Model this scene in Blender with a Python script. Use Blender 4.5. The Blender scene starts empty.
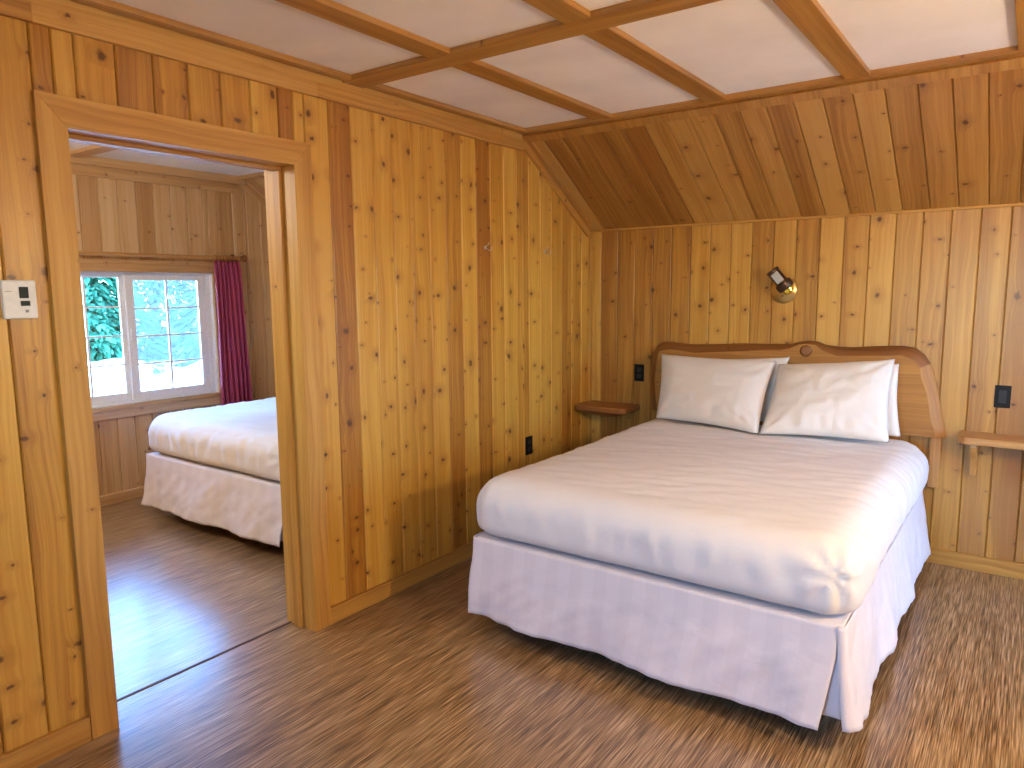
import bpy, bmesh, math, random
from mathutils import Vector, Matrix, noise
random.seed(7)
SC = bpy.context.scene
COL = SC.collection

# ------------------------------------------------------------------ camera
F_PX, YAW, PITCH, ROLL = 718.5, -0.6256, -0.1306, -0.0087
CAM = Vector((2.4994, -4.4056, 1.5))
fw = Vector((math.sin(YAW)*math.cos(PITCH), math.cos(YAW)*math.cos(PITCH), math.sin(PITCH)))
r0 = Vector((math.cos(YAW), -math.sin(YAW), 0)); u0 = r0.cross(fw)
rt = math.cos(ROLL)*r0 + math.sin(ROLL)*u0
up = -math.sin(ROLL)*r0 + math.cos(ROLL)*u0
cam_data = bpy.data.cameras.new('camera')
cam_data.sensor_width = 36; cam_data.lens = F_PX/1024*36
cam_data.clip_start = 0.02; cam_data.clip_end = 300
cam = bpy.data.objects.new('camera', cam_data); COL.objects.link(cam)
cam.matrix_world = Matrix(((rt.x, up.x, -fw.x, CAM.x), (rt.y, up.y, -fw.y, CAM.y), (rt.z, up.z, -fw.z, CAM.z), (0, 0, 0, 1)))
SC.camera = cam

# ------------------------------------------------------------------ world, sun, window light, exposure
SC.view_settings.view_transform = 'Standard'; SC.view_settings.look = 'None'
SC.view_settings.gamma = 1; SC.view_settings.use_curve_mapping = False
SC.view_settings.exposure = 0.32
W = bpy.data.worlds.new('world'); SC.world = W; W.use_nodes = True
wn = W.node_tree.nodes; wl = W.node_tree.links; wn.clear()
sky = wn.new('ShaderNodeTexSky'); sky.sky_type = 'NISHITA'; sky.sun_disc = False
sky.sun_elevation = math.radians(38); sky.sun_rotation = math.radians(200); sky.altitude = 300
sky.air_density = 1.0; sky.dust_density = 0.6
bg = wn.new('ShaderNodeBackground'); bg.inputs['Strength'].default_value = 6.0
wo = wn.new('ShaderNodeOutputWorld')
tint = wn.new('ShaderNodeMix'); tint.data_type = 'RGBA'; tint.blend_type = 'MULTIPLY'; tint.inputs[0].default_value = 1; tint.inputs[7].default_value = (0.57, 0.86, 1.2, 1)
wl.new(sky.outputs[0], tint.inputs[6]); wl.new(tint.outputs[2], bg.inputs[0]); wl.new(bg.outputs[0], wo.inputs[0])
SUN_DIR = Vector((0.03, 0.27, -0.96))
sd = bpy.data.lights.new('sun', 'SUN'); sd.energy = 8.0; sd.angle = 0.01; sd.color = (1, 0.93, 0.82)
so = bpy.data.objects.new('sun', sd); COL.objects.link(so)
so.rotation_euler = SUN_DIR.to_track_quat('-Z', 'Y').to_euler(); so.location = (-6, -8, 8)

def portal(name, loc, direction, sx, sy):
    d = bpy.data.lights.new(name, 'AREA'); d.shape = 'RECTANGLE'; d.size = sx; d.size_y = sy
    d.cycles.is_portal = True
    o = bpy.data.objects.new(name, d); COL.objects.link(o); o.location = loc
    o.rotation_euler = Vector(direction).to_track_quat('-Z', 'Y').to_euler()

# ------------------------------------------------------------------ room constants
ZT, ZC, YS = 1.886, 2.3975, -0.824        # back wall top, ceiling battens' underside, slope's upper edge
T = 0.02
XR = 3.70                                 # right wall
YF = -6.2                                 # front wall (behind the camera)
X2 = -2.775                               # window wall of the second room
WI = -0.165                               # second-room face of the dividing wall
YF2 = -4.4
D0, D1, DZ = -3.3258, -2.474, 2.0116      # door opening
PL = 0.128                                # board width
portal('portal_window', (-2.99, -1.80, 1.22), (1, 0, 0), 1.3, 1.0)
portal('portal_fill_window', (2.1, YF-0.2, 1.48), (0, 1, 0), 0.9, 0.95)
portal('portal_patio_door', (XR+0.2, -0.75, 1.08), (-1, 0, 0), 0.8, 2.1)

# ------------------------------------------------------------------ node helpers / materials
class NT:
    def __init__(s, name):
        s.m = bpy.data.materials.new(name); s.m.use_nodes = True
        s.t = s.m.node_tree; s.t.nodes.clear()
        s.out = s.n('ShaderNodeOutputMaterial')
        s.b = s.n('ShaderNodeBsdfPrincipled'); s.t.links.new(s.b.outputs[0], s.out.inputs[0])
    def n(s, t, **k):
        x = s.t.nodes.new(t)
        for a, v in k.items(): setattr(x, a, v)
        return x
    def l(s, a, b): s.t.links.new(a, b)
    def put(s, sock, v):
        if isinstance(v, bpy.types.NodeSocket): s.l(v, sock)
        else: sock.default_value = v
    def math(s, op, a, b=0.0, c=None, clamp=False):
        x = s.n('ShaderNodeMath', operation=op, use_clamp=clamp)
        s.put(x.inputs[0], a); s.put(x.inputs[1], b)
        if c is not None: s.put(x.inputs[2], c)
        return x.outputs[0]
    def vec(s, x, y, z=0.0):
        c = s.n('ShaderNodeCombineXYZ'); s.put(c.inputs[0], x); s.put(c.inputs[1], y); s.put(c.inputs[2], z)
        return c.outputs[0]
    def noise(s, v, scale=1, detail=2, rough=0.5, dist=0, dim='2D'):
        x = s.n('ShaderNodeTexNoise', noise_dimensions=dim)
        s.l(v, x.inputs['Vector']); x.inputs['Scale'].default_value = scale; x.inputs['Detail'].default_value = detail
        x.inputs['Roughness'].default_value = rough; x.inputs['Distortion'].default_value = dist
        return x.outputs[0]
    def ramp(s, f, stops):
        x = s.n('ShaderNodeValToRGB'); s.put(x.inputs[0], f)
        e = x.color_ramp.elements
        while len(e) < len(stops): e.new(0.5)
        for i, (p, c) in enumerate(stops):
            e[i].position = p; e[i].color = (*c, 1) if len(c) == 3 else c
        return x.outputs[0]
    def mix(s, f, a, b, mode='MIX'):
        x = s.n('ShaderNodeMix', data_type='RGBA', blend_type=mode)
        s.put(x.inputs[0], f)
        s.put(x.inputs[6], (*a, 1) if isinstance(a, tuple) else a)
        s.put(x.inputs[7], (*b, 1) if isinstance(b, tuple) else b)
        return x.outputs[2]
    def smooth(s, v, a, b):     # 1 at a .. 0 at b
        x = s.n('ShaderNodeMapRange', interpolation_type='SMOOTHSTEP')
        s.put(x.inputs[0], v); s.put(x.inputs[1], a); s.put(x.inputs[2], b)
        x.inputs[3].default_value = 1; x.inputs[4].default_value = 0
        return x.outputs[0]
    def bump(s, h, strength=0.2, dist=0.01):
        x = s.n('ShaderNodeBump'); x.inputs['Strength'].default_value = strength; x.inputs['Distance'].default_value = dist
        s.put(x.inputs['Height'], h); s.l(x.outputs[0], s.b.inputs['Normal'])

def vcol(m, vo):
    c = m.n('ShaderNodeSeparateColor'); m.l(vo.outputs['Color'], c.inputs[0]); return c.outputs[2]

def pine(name, light, mid, dark, knots=0.62, rough=0.38, kscale=(8.5, 4.2), kr=0.009, spread=1.0):
    m = NT(name)
    uv = m.n('ShaderNodeUVMap'); sp = m.n('ShaderNodeSeparateXYZ'); m.l(uv.outputs[0], sp.inputs[0])
    g = m.n('ShaderNodeNewGeometry'); rnd = g.outputs['Random Per Island']
    u = sp.outputs[0]; v = sp.outputs[1]
    ur = m.math('MULTIPLY_ADD', rnd, 53.0, u); vr = m.math('MULTIPLY_ADD', rnd, 217.0, v)
    # knots
    vo = m.n('ShaderNodeTexVoronoi', voronoi_dimensions='2D', feature='F1'); vo.inputs['Scale'].default_value = 1
    vo.inputs['Randomness'].default_value = 0.95
    pv = m.vec(m.math('MULTIPLY', ur, kscale[0]), m.math('MULTIPLY', vr, kscale[1]))
    m.l(pv, vo.inputs['Vector'])
    df = m.n('ShaderNodeVectorMath', operation='SUBTRACT'); m.l(pv, df.inputs[0]); m.l(vo.outputs['Position'], df.inputs[1])
    ds = m.n('ShaderNodeVectorMath', operation='MULTIPLY'); m.l(df.outputs[0], ds.inputs[0]); m.l(m.vec(1.0/kscale[0], m.math('MULTIPLY', m.math('MULTIPLY_ADD', m.math('FRACT', m.math('MULTIPLY', vcol(m, vo), 13.7)), 1.3, 0.65), 1.0/kscale[1])), ds.inputs[1])
    dl = m.n('ShaderNodeVectorMath', operation='LENGTH'); m.l(ds.outputs[0], dl.inputs[0])
    wob = m.noise(m.vec(m.math('MULTIPLY', ur, 70), m.math('MULTIPLY', vr, 70)), 1, 1)
    d = m.math('MULTIPLY_ADD', m.math('SUBTRACT', wob, 0.5), 0.011, dl.outputs['Value'])
    cs = m.n('ShaderNodeSeparateColor'); m.l(vo.outputs['Color'], cs.inputs[0])
    has = m.math('LESS_THAN', cs.outputs[1], knots)
    rad = m.math('MULTIPLY', m.math('MULTIPLY_ADD', m.math('POWER', cs.outputs[0], 2.0), kr, 0.0052), has)
    core = m.smooth(d, m.math('MULTIPLY', rad, 0.35), m.math('ADD', m.math('MULTIPLY', rad, 1.05), 0.0001))
    core = m.math('MULTIPLY', core, has)
    halo = m.math('MULTIPLY', m.smooth(d, 0.0, m.math('MULTIPLY_ADD', rad, 4.0, 0.001)), has)
    # grain, bent round the knots
    bend = m.math('MULTIPLY', m.noise(m.vec(m.math('MULTIPLY', ur, 5), m.math('MULTIPLY', vr, 1.7)), 1, 2), 0.05)
    ug = m.math('ADD', m.math('ADD', ur, bend), m.math('MULTIPLY', halo, 0.012))
    g1 = m.noise(m.vec(m.math('MULTIPLY', ug, 75), m.math('MULTIPLY', vr, 1.3)), 1, 3, 0.6)
    g2 = m.noise(m.vec(m.math('MULTIPLY', ug, 330), m.math('MULTIPLY', vr, 5)), 1, 1, 0.5)
    g3 = m.noise(m.vec(m.math('MULTIPLY', ug, 13), m.math('MULTIPLY', vr, 0.5)), 1, 2, 0.5)
    f = m.math('ADD', m.math('MULTIPLY', g1, 0.55), m.math('MULTIPLY', g3, 0.55))
    f = m.math('ADD', f, m.math('MULTIPLY', m.math('SUBTRACT', m.math('FRACT', m.math('MULTIPLY', rnd, 7919.0)), 0.5), 0.42*spread))
    f = m.math('ADD', f, m.math('MULTIPLY', g2, 0.10))
    base = m.ramp(f, [(0.34, light), (0.58, mid), (0.86, dark)])
    # reddish boards here and there
    red = m.math('MULTIPLY', m.math('GREATER_THAN', m.math('FRACT', m.math('MULTIPLY', rnd, 331.0)), 0.7), 0.28)
    base = m.mix(red, base, m.mix(0.5, base, (mid[0]*0.85, mid[1]*0.70, mid[2]*0.75)))
    base = m.mix(m.math('MULTIPLY', halo, 0.38), base, (dark[0]*0.75, dark[1]*0.6, dark[2]*0.6))
    base = m.mix(m.math('MULTIPLY', core, 0.9), base, (0.085, 0.026, 0.008))
    m.l(base, m.b.inputs['Base Color'])
    m.b.inputs['Roughness'].default_value = rough
    m.b.inputs['Coat Weight'].default_value = 0.12; m.b.inputs['Coat Roughness'].default_value = 0.3
    m.bump(m.math('ADD', g1, m.math('MULTIPLY', core, -0.6)), 0.12, 0.004)
    return m.m

def plain(name, col, rough=0.5, metal=0.0, bumpy=0.0, scale=60, coat=0):
    m = NT(name); m.b.inputs['Roughness'].default_value = rough; m.b.inputs['Metallic'].default_value = metal
    tc = m.n('ShaderNodeTexCoord'); nz = m.noise(tc.outputs['Object'], scale, 3, dim='3D')
    m.l(m.ramp(nz, [(0.3, tuple(c*0.93 for c in col)), (0.7, tuple(min(1, c*1.04) for c in col))]), m.b.inputs['Base Color'])
    m.b.inputs['Coat Weight'].default_value = coat
    if bumpy: m.bump(nz, bumpy, 0.003)
    return m.m

M = {}
M['wall'] = pine('honey_pine_boards', (0.66, 0.385, 0.068), (0.54, 0.278, 0.038), (0.33, 0.130, 0.017), kscale=(9.0, 7.0), knots=0.8, kr=0.016, spread=1.0)
M['wallback'] = pine('honey_pine_boards_back', (0.63, 0.365, 0.078), (0.51, 0.262, 0.044), (0.32, 0.132, 0.021), knots=0.7, kr=0.013, kscale=(8.5, 5.2), spread=1.35)
M['slope'] = pine('pine_boards_dimmed', (0.54, 0.305, 0.078), (0.43, 0.215, 0.046), (0.26, 0.108, 0.021), kr=0.014, spread=1.3, knots=0.62)  # same pine, weaker light on the slope put into a darker colour
M['trim'] = pine('pine_trim', (0.62, 0.36, 0.085), (0.51, 0.262, 0.048), (0.34, 0.145, 0.025), knots=0.35, kscale=(7, 2.6), kr=0.006, spread=0.6)
for k_, v_ in (('Coat Weight', 0.0), ('Roughness', 0.52)): M['trim'].node_tree.nodes['Principled BSDF'].inputs[k_].default_value = v_
M['beam'] = pine('pine_beams', (0.56, 0.32, 0.09), (0.45, 0.23, 0.052), (0.30, 0.13, 0.027), knots=0.35, kscale=(7, 2.6), kr=0.006, spread=0.7)
M['room2'] = pine('pine_boards_brightened', (0.72, 0.50, 0.26), (0.64, 0.40, 0.18), (0.46, 0.25, 0.09), knots=0.62, kr=0.012, spread=0.8)  # pine lightened: window glare in the second room put into the colour
M['head'] = pine('oiled_slab_wood', (0.52, 0.26, 0.05), (0.42, 0.185, 0.032), (0.30, 0.11, 0.018), knots=0.2, kscale=(4, 1.6), kr=0.006, spread=0.2)
M['head'].node_tree.nodes['Principled BSDF'].inputs['Coat Weight'].default_value = 0.0; M['head'].node_tree.nodes['Principled BSDF'].inputs['Roughness'].default_value = 0.55
M['edge'] = pine('dark_live_edge', (0.36, 0.15, 0.04), (0.24, 0.09, 0.024), (0.13, 0.045, 0.013), knots=0.3, kscale=(5, 3), spread=0.2)
M['shelf'] = pine('shelf_wood', (0.62, 0.34, 0.11), (0.52, 0.26, 0.07), (0.36, 0.16, 0.04), knots=0.2, kscale=(5, 2), spread=0.3)
M['shelfdark'] = pine('dark_shelf_wood', (0.40, 0.17, 0.045), (0.32, 0.125, 0.032), (0.22, 0.08, 0.02), knots=0.2, kscale=(5, 2), spread=0.3)

def floor_mat():
    m = NT('strand_laminate'); tc = m.n('ShaderNodeTexCoord'); sp = m.n('ShaderNodeSeparateXYZ'); m.l(tc.outputs['Object'], sp.inputs[0])
    x, y = sp.outputs[0], sp.outputs[1]
    xb = m.math('ADD', x, m.math('MULTIPLY', m.noise(m.vec(m.math('MULTIPLY', x, 2), m.math('MULTIPLY', y, 1.2)), 1, 1), 0.004))
    a = m.noise(m.vec(m.math('MULTIPLY', xb, 180), m.math('MULTIPLY', y, 4.6)), 1, 2, 0.6)
    b = m.noise(m.vec(m.math('MULTIPLY', xb, 380), m.math('MULTIPLY', y, 8)), 1, 1, 0.5)
    c = m.noise(m.vec(m.math('MULTIPLY', xb, 20), m.math('MULTIPLY', y, 0.8)), 1, 2, 0.5)
    # plank tone: planks 0.19 wide, 1.2 long
    col = m.math('FLOOR', m.math('DIVIDE', x, 0.19))
    row = m.math('FLOOR', m.math('ADD', m.math('DIVIDE', y, 1.22), m.math('MULTIPLY', m.math('FRACT', m.math('MULTIPLY', col, 0.37)), 1.0)))
    wn_ = m.n('ShaderNodeTexWhiteNoise', noise_dimensions='2D'); m.l(m.vec(col, row), wn_.inputs['Vector'])
    f = m.math('ADD', m.math('MULTIPLY', a, 0.50), m.math('ADD', m.math('MULTIPLY', b, 0.38), m.math('MULTIPLY', c, 0.16)))
    f = m.math('ADD', f, m.math('MULTIPLY', m.math('SUBTRACT', wn_.outputs[0], 0.5), 0.035))
    cc = m.ramp(f, [(0.38, (0.075, 0.040, 0.017)), (0.47, (0.19, 0.110, 0.049)), (0.55, (0.30, 0.185, 0.088)), (0.66, (0.50, 0.35, 0.20))])
    m.l(cc, m.b.inputs['Base Color'])
    m.l(m.math('MULTIPLY_ADD', a, 0.12, 0.27), m.b.inputs['Roughness'])
    m.b.inputs['Coat Weight'].default_value = 0.65; m.b.inputs['Coat Roughness'].default_value = 0.22
    m.bump(f, 0.10, 0.002)
    return m.m
M['floor'] = floor_mat()

def fabric(name, col, stripes=False, rough=0.75, wr=0.35):
    m = NT(name); tc = m.n('ShaderNodeTexCoord')
    n1 = m.noise(tc.outputs['Object'], 9, 3, 0.55, 0.6, '3D'); n2 = m.noise(tc.outputs['Object'], 450, 1, dim='3D')
    base = m.ramp(n1, [(0.25, tuple(c*0.97 for c in col)), (0.8, col)])
    if stripes:
        uv = m.n('ShaderNodeUVMap'); sp = m.n('ShaderNodeSeparateXYZ'); m.l(uv.outputs[0], sp.inputs[0])
        s = m.math('GREATER_THAN', m.math('FRACT', m.math('DIVIDE', sp.outputs[0], 0.11)), 0.5)
        base = m.mix(m.math('MULTIPLY', s, 0.4), base, tuple(c*0.88 for c in col))
        m.l(m.math('MULTIPLY_ADD', s, -0.25, 0.8), m.b.inputs['Roughness'])
    else: m.b.inputs['Roughness'].default_value = rough
    m.l(base, m.b.inputs['Base Color'])
    m.b.inputs['Sheen Weight'].default_value = 0.15
    m.bump(m.math('ADD', m.math('MULTIPLY', n1, 1.0), m.math('MULTIPLY', n2, 0.02)), wr, 0.01)
    return m.m
M['sheet'] = fabric('white_cotton', (0.77, 0.755, 0.74))
M['pillow'] = fabric('white_pillowcase', (0.80, 0.76, 0.71))
M['skirt'] = fabric('white_striped_sateen', (0.76, 0.73, 0.77), stripes=True)
M['curtain'] = fabric('burgundy_cloth', (0.40, 0.05, 0.12), rough=0.6)
M['boxspring'] = plain('dark_ticking', (0.045, 0.03, 0.028), 0.9)
M['panel'] = plain('ceiling_panel_paint', (0.93, 0.905, 0.84), 0.85, scale=3)
M['vinyl'] = plain('white_vinyl', (0.86, 0.88, 0.90), 0.4)
M['black'] = plain('black_plastic', (0.008, 0.008, 0.009), 0.5)
M['black'].node_tree.nodes['Principled BSDF'].inputs['Specular IOR Level'].default_value = 0.2
M['blackslot'] = plain('matt_black_plastic', (0.014, 0.014, 0.016), 0.6)
M['brass'] = plain('aged_brass', (0.62, 0.47, 0.20), 0.28, 1.0)
M['brassbright'] = plain('polished_brass', (0.95, 0.78, 0.12), 0.22, 1.0)
M['bronze'] = plain('dark_bronze', (0.085, 0.055, 0.04), 0.35, 0.8)
M['nickel'] = plain('satin_nickel', (0.55, 0.52, 0.5), 0.3, 1.0)
M['whiteplastic'] = plain('white_plastic', (0.78, 0.77, 0.73), 0.45)
M['lcd'] = plain('grey_lcd', (0.03, 0.04, 0.035), 0.8)
M['print'] = plain('grey_print', (0.25, 0.25, 0.25), 0.6)
M['rubber'] = plain('dark_rubber', (0.03, 0.02, 0.018), 0.8)
M['gap'] = plain('dark_brown_strip', (0.07, 0.035, 0.018), 0.6)
M['gravel'] = plain('pale_gravel', (0.62, 0.60, 0.56), 0.95, bumpy=0.5, scale=25)
M['rock'] = plain('pale_rock', (0.66, 0.64, 0.60), 0.9, bumpy=0.5, scale=6)
M['leaf'] = plain('evergreen_needles', (0.026, 0.15, 0.075), 0.6, scale=3)
M['leaf2'] = plain('light_green_leaves', (0.12, 0.26, 0.06), 0.6, scale=5)
M['bark'] = plain('bark', (0.12, 0.08, 0.05), 0.9, bumpy=0.5)
def glass_mat():
    m = NT('window_glass'); tr = m.n('ShaderNodeBsdfTransparent'); gl = m.n('ShaderNodeBsdfGlossy'); gl.inputs['Roughness'].default_value = 0.02
    fr = m.n('ShaderNodeFresnel'); fr.inputs[0].default_value = 1.45; mx = m.n('ShaderNodeMixShader')
    tr.inputs[0].default_value = (0.95, 0.98, 0.98, 1)
    m.l(fr.outputs[0], mx.inputs[0]); m.l(tr.outputs[0], mx.inputs[1]); m.l(gl.outputs[0], mx.inputs[2]); m.l(mx.outputs[0], m.out.inputs[0])
    return m.m
M['glass'] = glass_mat()
def screen_mat():
    m = NT('insect_screen'); tr = m.n('ShaderNodeBsdfTransparent'); df = m.n('ShaderNodeBsdfDiffuse'); df.inputs[0].default_value = (0.5, 0.58, 0.62, 1)
    tl = m.n('ShaderNodeBsdfTranslucent'); tl.inputs[0].default_value = (0.5, 0.6, 0.68, 1)
    ad = m.n('ShaderNodeMixShader'); ad.inputs[0].default_value = 0.5; m.l(df.outputs[0], ad.inputs[1]); m.l(tl.outputs[0], ad.inputs[2])
    mx = m.n('ShaderNodeMixShader'); mx.inputs[0].default_value = 0.07
    m.l(tr.outputs[0], mx.inputs[1]); m.l(ad.outputs[0], mx.inputs[2]); m.l(mx.outputs[0], m.out.inputs[0])
    return m.m
M['screen'] = screen_mat()
def glow(name, col, s):
    m = NT(name); e = m.n('ShaderNodeEmission'); e.inputs[0].default_value = (*col, 1); e.inputs[1].default_value = s
    m.l(e.outputs[0], m.out.inputs[0]); return m.m

# ------------------------------------------------------------------ mesh helper
class MB:
    def __init__(s):
        s.bm = bmesh.new(); s.uv = s.bm.loops.layers.uv.new('UVMap')
    def prism(s, prof, U, V, N, o, v0, v1, ouv=None, slant=None):
        """prof: list of (a,b) in U,N; extruded along V from v0 to v1 (functions of a allowed)."""
        o = Vector(o); U = Vector(U); V = Vector(V); N = Vector(N)
        f0 = v0 if callable(v0) else (lambda a: v0); f1 = v1 if callable(v1) else (lambda a: v1)
        if ouv is None: ouv = (random.uniform(0, 9), random.uniform(0, 9))
        A = [s.bm.verts.new(o + U*a + N*b + V*f0(a)) for a, b in prof]
        B = [s.bm.verts.new(o + U*a + N*b + V*f1(a)) for a, b in prof]
        arc = [0]
        n = len(prof)
        for i in range(n):
            p, q = prof[i], prof[(i+1) % n]; arc.append(arc[-1] + math.hypot(q[0]-p[0], q[1]-p[1]))
        for i in range(n):
            j = (i+1) % n
            f = s.bm.faces.new((A[i], A[j], B[j], B[i]))
            vv = [(arc[i], f0(prof[i][0])), (arc[i+1], f0(prof[j][0])), (arc[i+1], f1(prof[j][0])), (arc[i], f1(prof[i][0]))]
            for lp, q in zip(f.loops, vv): lp[s.uv].uv = (q[0]+ouv[0], q[1]+ouv[1])
        for ring, fn in ((A[::-1], f0), (B, f1)):
            f = s.bm.faces.new(ring)
            for lp in f.loops:
                d = lp.vert.co - o; lp[s.uv].uv = (d.dot(U)+ouv[0], d.dot(N)+ouv[1])
    def board(s, U, V, N, o, w, v0, v1, t=0.015, c=0.0045):
        g = 0.001; w_ = w; pr = [(g, 0), (w-g, 0), (w-g, t-1.3*c), (w-c-g, t), (c+g, t), (g, t-1.3*c)] if c else [(0, 0), (w, 0), (w, t), (0, t)]
        s.prism(pr, U, V, N, o, v0, v1)
    def box(s, a, b, long=None):
        a = Vector(a); b = Vector(b); d = b-a
        k = long if long is not None else max(range(3), key=lambda i: d[i])
        ax = [Vector((1, 0, 0)), Vector((0, 1, 0)), Vector((0, 0, 1))]
        V = ax[k]; U = ax[(k+1) % 3]; N = ax[(k+2) % 3]     # U x N... orientation fixed by recalc
        s.prism([(0, 0), (d[(k+1) % 3], 0), (d[(k+1) % 3], d[(k+2) % 3]), (0, d[(k+2) % 3])], U, V, N, a, 0, d[k])
    def poly(s, pts, N, t, grain=None):
        """flat polygon pts (3D list) thickened by t along N; uv along 'grain' axis"""
        N = Vector(N); pts = [Vector(p) for p in pts]; V = Vector(grain) if grain else (pts[1]-pts[0]).normalized(); U = V.cross(N)
        A = [s.bm.verts.new(p) for p in pts]; B = [s.bm.verts.new(p+N*t) for p in pts]
        ou = random.uniform(0, 9); fs = [s.bm.faces.new(A[::-1]), s.bm.faces.new(B)]
        for i in range(len(A)):
            j = (i+1) % len(A); fs.append(s.bm.faces.new((A[i], A[j], B[j], B[i])))
        for f in fs:
            for lp in f.loops: lp[s.uv].uv = (lp.vert.co.dot(U)+ou+lp.vert.co.dot(N), lp.vert.co.dot(V)+ou)
    def lathe(s, prof, o, axis=(0, 0, 1), seg=24):
        """prof list of (r, h)"""
        ax = Vector(axis).normalized(); q = ax.to_track_quat('Z', 'Y').to_matrix(); o = Vector(o)
        rings = []
        for r, h in prof:
            if r < 1e-6: rings.append([s.bm.verts.new(o + ax*h)])
            else: rings.append([s.bm.verts.new(o + q @ Vector((r*math.cos(2*math.pi*i/seg), r*math.sin(2*math.pi*i/seg), h))) for i in range(seg)])
        for a, b in zip(rings, rings[1:]):
            for i in range(seg):
                j = (i+1) % seg
                if len(a) == 1 and len(b) == 1: continue
                if len(a) == 1: s.bm.faces.new((a[0], b[j], b[i]))
                elif len(b) == 1: s.bm.faces.new((a[i], a[j], b[0]))
                else: s.bm.faces.new((a[i], a[j], b[j], b[i]))
        for ring, first in ((rings[0], True), (rings[-1], False)):
            if len(ring) > 1: s.bm.faces.new(ring[::-1] if first else ring)
    def tube(s, pts, r, seg=10):
        pts = [Vector(p) for p in pts]; rings = []
        for i, p in enumerate(pts):
            d = (pts[min(i+1, len(pts)-1)] - pts[max(i-1, 0)]).normalized(); q = d.to_track_quat('Z', 'Y').to_matrix()
            rr = r[i] if isinstance(r, (list, tuple)) else r
            rings.append([s.bm.verts.new(p + q @ Vector((rr*math.cos(2*math.pi*k/seg), rr*math.sin(2*math.pi*k/seg), 0))) for k in range(seg)])
        for a, b in zip(rings, rings[1:]):
            for i in range(seg): s.bm.faces.new((a[i], a[(i+1) % seg], b[(i+1) % seg], b[i]))
        s.bm.faces.new(rings[0][::-1]); s.bm.faces.new(rings[-1])
    def grid(s, fn, nu, nv, uvs=(1, 1)):
        vs = [[s.bm.verts.new(fn(i/nu, j/nv)) for j in range(nv+1)] for i in range(nu+1)]
        for i in range(nu):
            for j in range(nv):
                f = s.bm.faces.new((vs[i][j], vs[i+1][j], vs[i+1][j+1], vs[i][j+1]))
                for lp, (a, b) in zip(f.loops, ((i, j), (i+1, j), (i+1, j+1), (i, j+1))): lp[s.uv].uv = (a/nu*uvs[0], b/nv*uvs[1])
        return vs
    def build(s, name, mat, parent=None, smooth=False, bevel=0, recalc=True):
        if recalc: bmesh.ops.recalc_face_normals(s.bm, faces=s.bm.faces)
        me = bpy.data.meshes.new(name); s.bm.to_mesh(me); s.bm.free()
        me.materials.append(mat)
        if smooth:
            for p in me.polygons: p.use_smooth = True
        o = bpy.data.objects.new(name, me); COL.objects.link(o)
        if parent is not None:
            o.parent = parent; o.matrix_parent_inverse = Matrix.Translation(-parent.location) if parent.type == 'EMPTY' else Matrix()
        if bevel:
            b = o.modifiers.new('bevel', 'BEVEL'); b.width = bevel; b.segments = 2; b.limit_method = 'ANGLE'
        if smooth == 'angle':
            for p in me.polygons: p.use_smooth = True
            me.set_sharp_from_angle(angle=math.radians(35))
        return o

def tag(o, label, cat, group=None):
    o['label'] = label; o['category'] = cat
    if group: o['group'] = group
    return o
def thing(name, loc, label, cat, group=None):
    o = bpy.data.objects.new(name, None); COL.objects.link(o); o.location = loc
    bpy.context.view_layer.update() if False else None
    return tag(o, label, cat, group)
def structure(o): o['kind'] = 'structure'; return o
def structure_empty(name, loc):
    o = bpy.data.objects.new(name, None); COL.objects.link(o); o.location = loc; o['kind'] = 'structure'; return o

X, Y, Z = Vector((1, 0, 0)), Vector((0, 1, 0)), Vector((0, 0, 1))

# ------------------------------------------------------------------ floor
b = MB(); b.box((-0.15, YF-0.15, -0.06), (XR+0.15, 0.15, 0.0)); structure(b.build('floor', M['floor']))
b = MB(); b.box((X2-0.15, YF2-0.15, -0.06), (-0.162, 0.15, 0.0)); structure(b.build('floor_second_room', M['floor']))
b = MB(); b.box((-0.162, D0, -0.03), (-0.15, D1, 0.0025)); structure(b.build('trim_1', M['gap']))

# ------------------------------------------------------------------ dividing wall (left wall)
def ztop(y): return ZC+0.02 if y <= YS else ZT + (ZC-ZT)*(y/YS)
def edges(a, b, first, w=PL):
    """board edges from a to b, one edge passing through 'first'"""
    k = math.ceil((a-first)/w + 1e-6); r = [a]
    e = first + k*w
    while e < b-1e-4:
        if e-r[-1] > 0.01: r.append(e)
        e += w
    r.append(b); return r
def wall_boards(m, x, ys, bottom, topf, faces_x=True, t=0.015):
    for a, c in zip(ys, ys[1:]):
        m.board(Y, Z, X, (x-t, a, 0), c-a, bottom, (lambda s, a=a: topf(a+s)), t)
m = MB()
LW = 0.126
wall_boards(m, 0, edges(YF, D0-0.02, -2.272, LW), 0, ztop)
wall_boards(m, 0, edges(D0-0.02, D1+0.02, -2.272, LW), DZ+0.02, ztop)
wall_boards(m, 0, edges(D1+0.02, YS, -2.272, LW), 0, ztop)
wall_boards(m, 0, edges(YS, 0.0, -2.272, LW), 0, ztop)
c0 = -0.015
m.box((WI, YF-0.15, 0), (c0, D0-0.02, ZC+0.05), 2); m.box((WI, D0-0.02, DZ+0.02), (c0, D1+0.02, ZC+0.05), 2); m.box((WI, D1+0.02, 0), (c0, YS, ZC+0.05), 2)
m.prism([(YS, 0), (0.0, 0), (0.0, ZT), (YS, ZC+0.03)], Y, X, Z, (0, 0, 0), WI, c0)
structure(m.build('wall_left', M['wall']))

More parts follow.
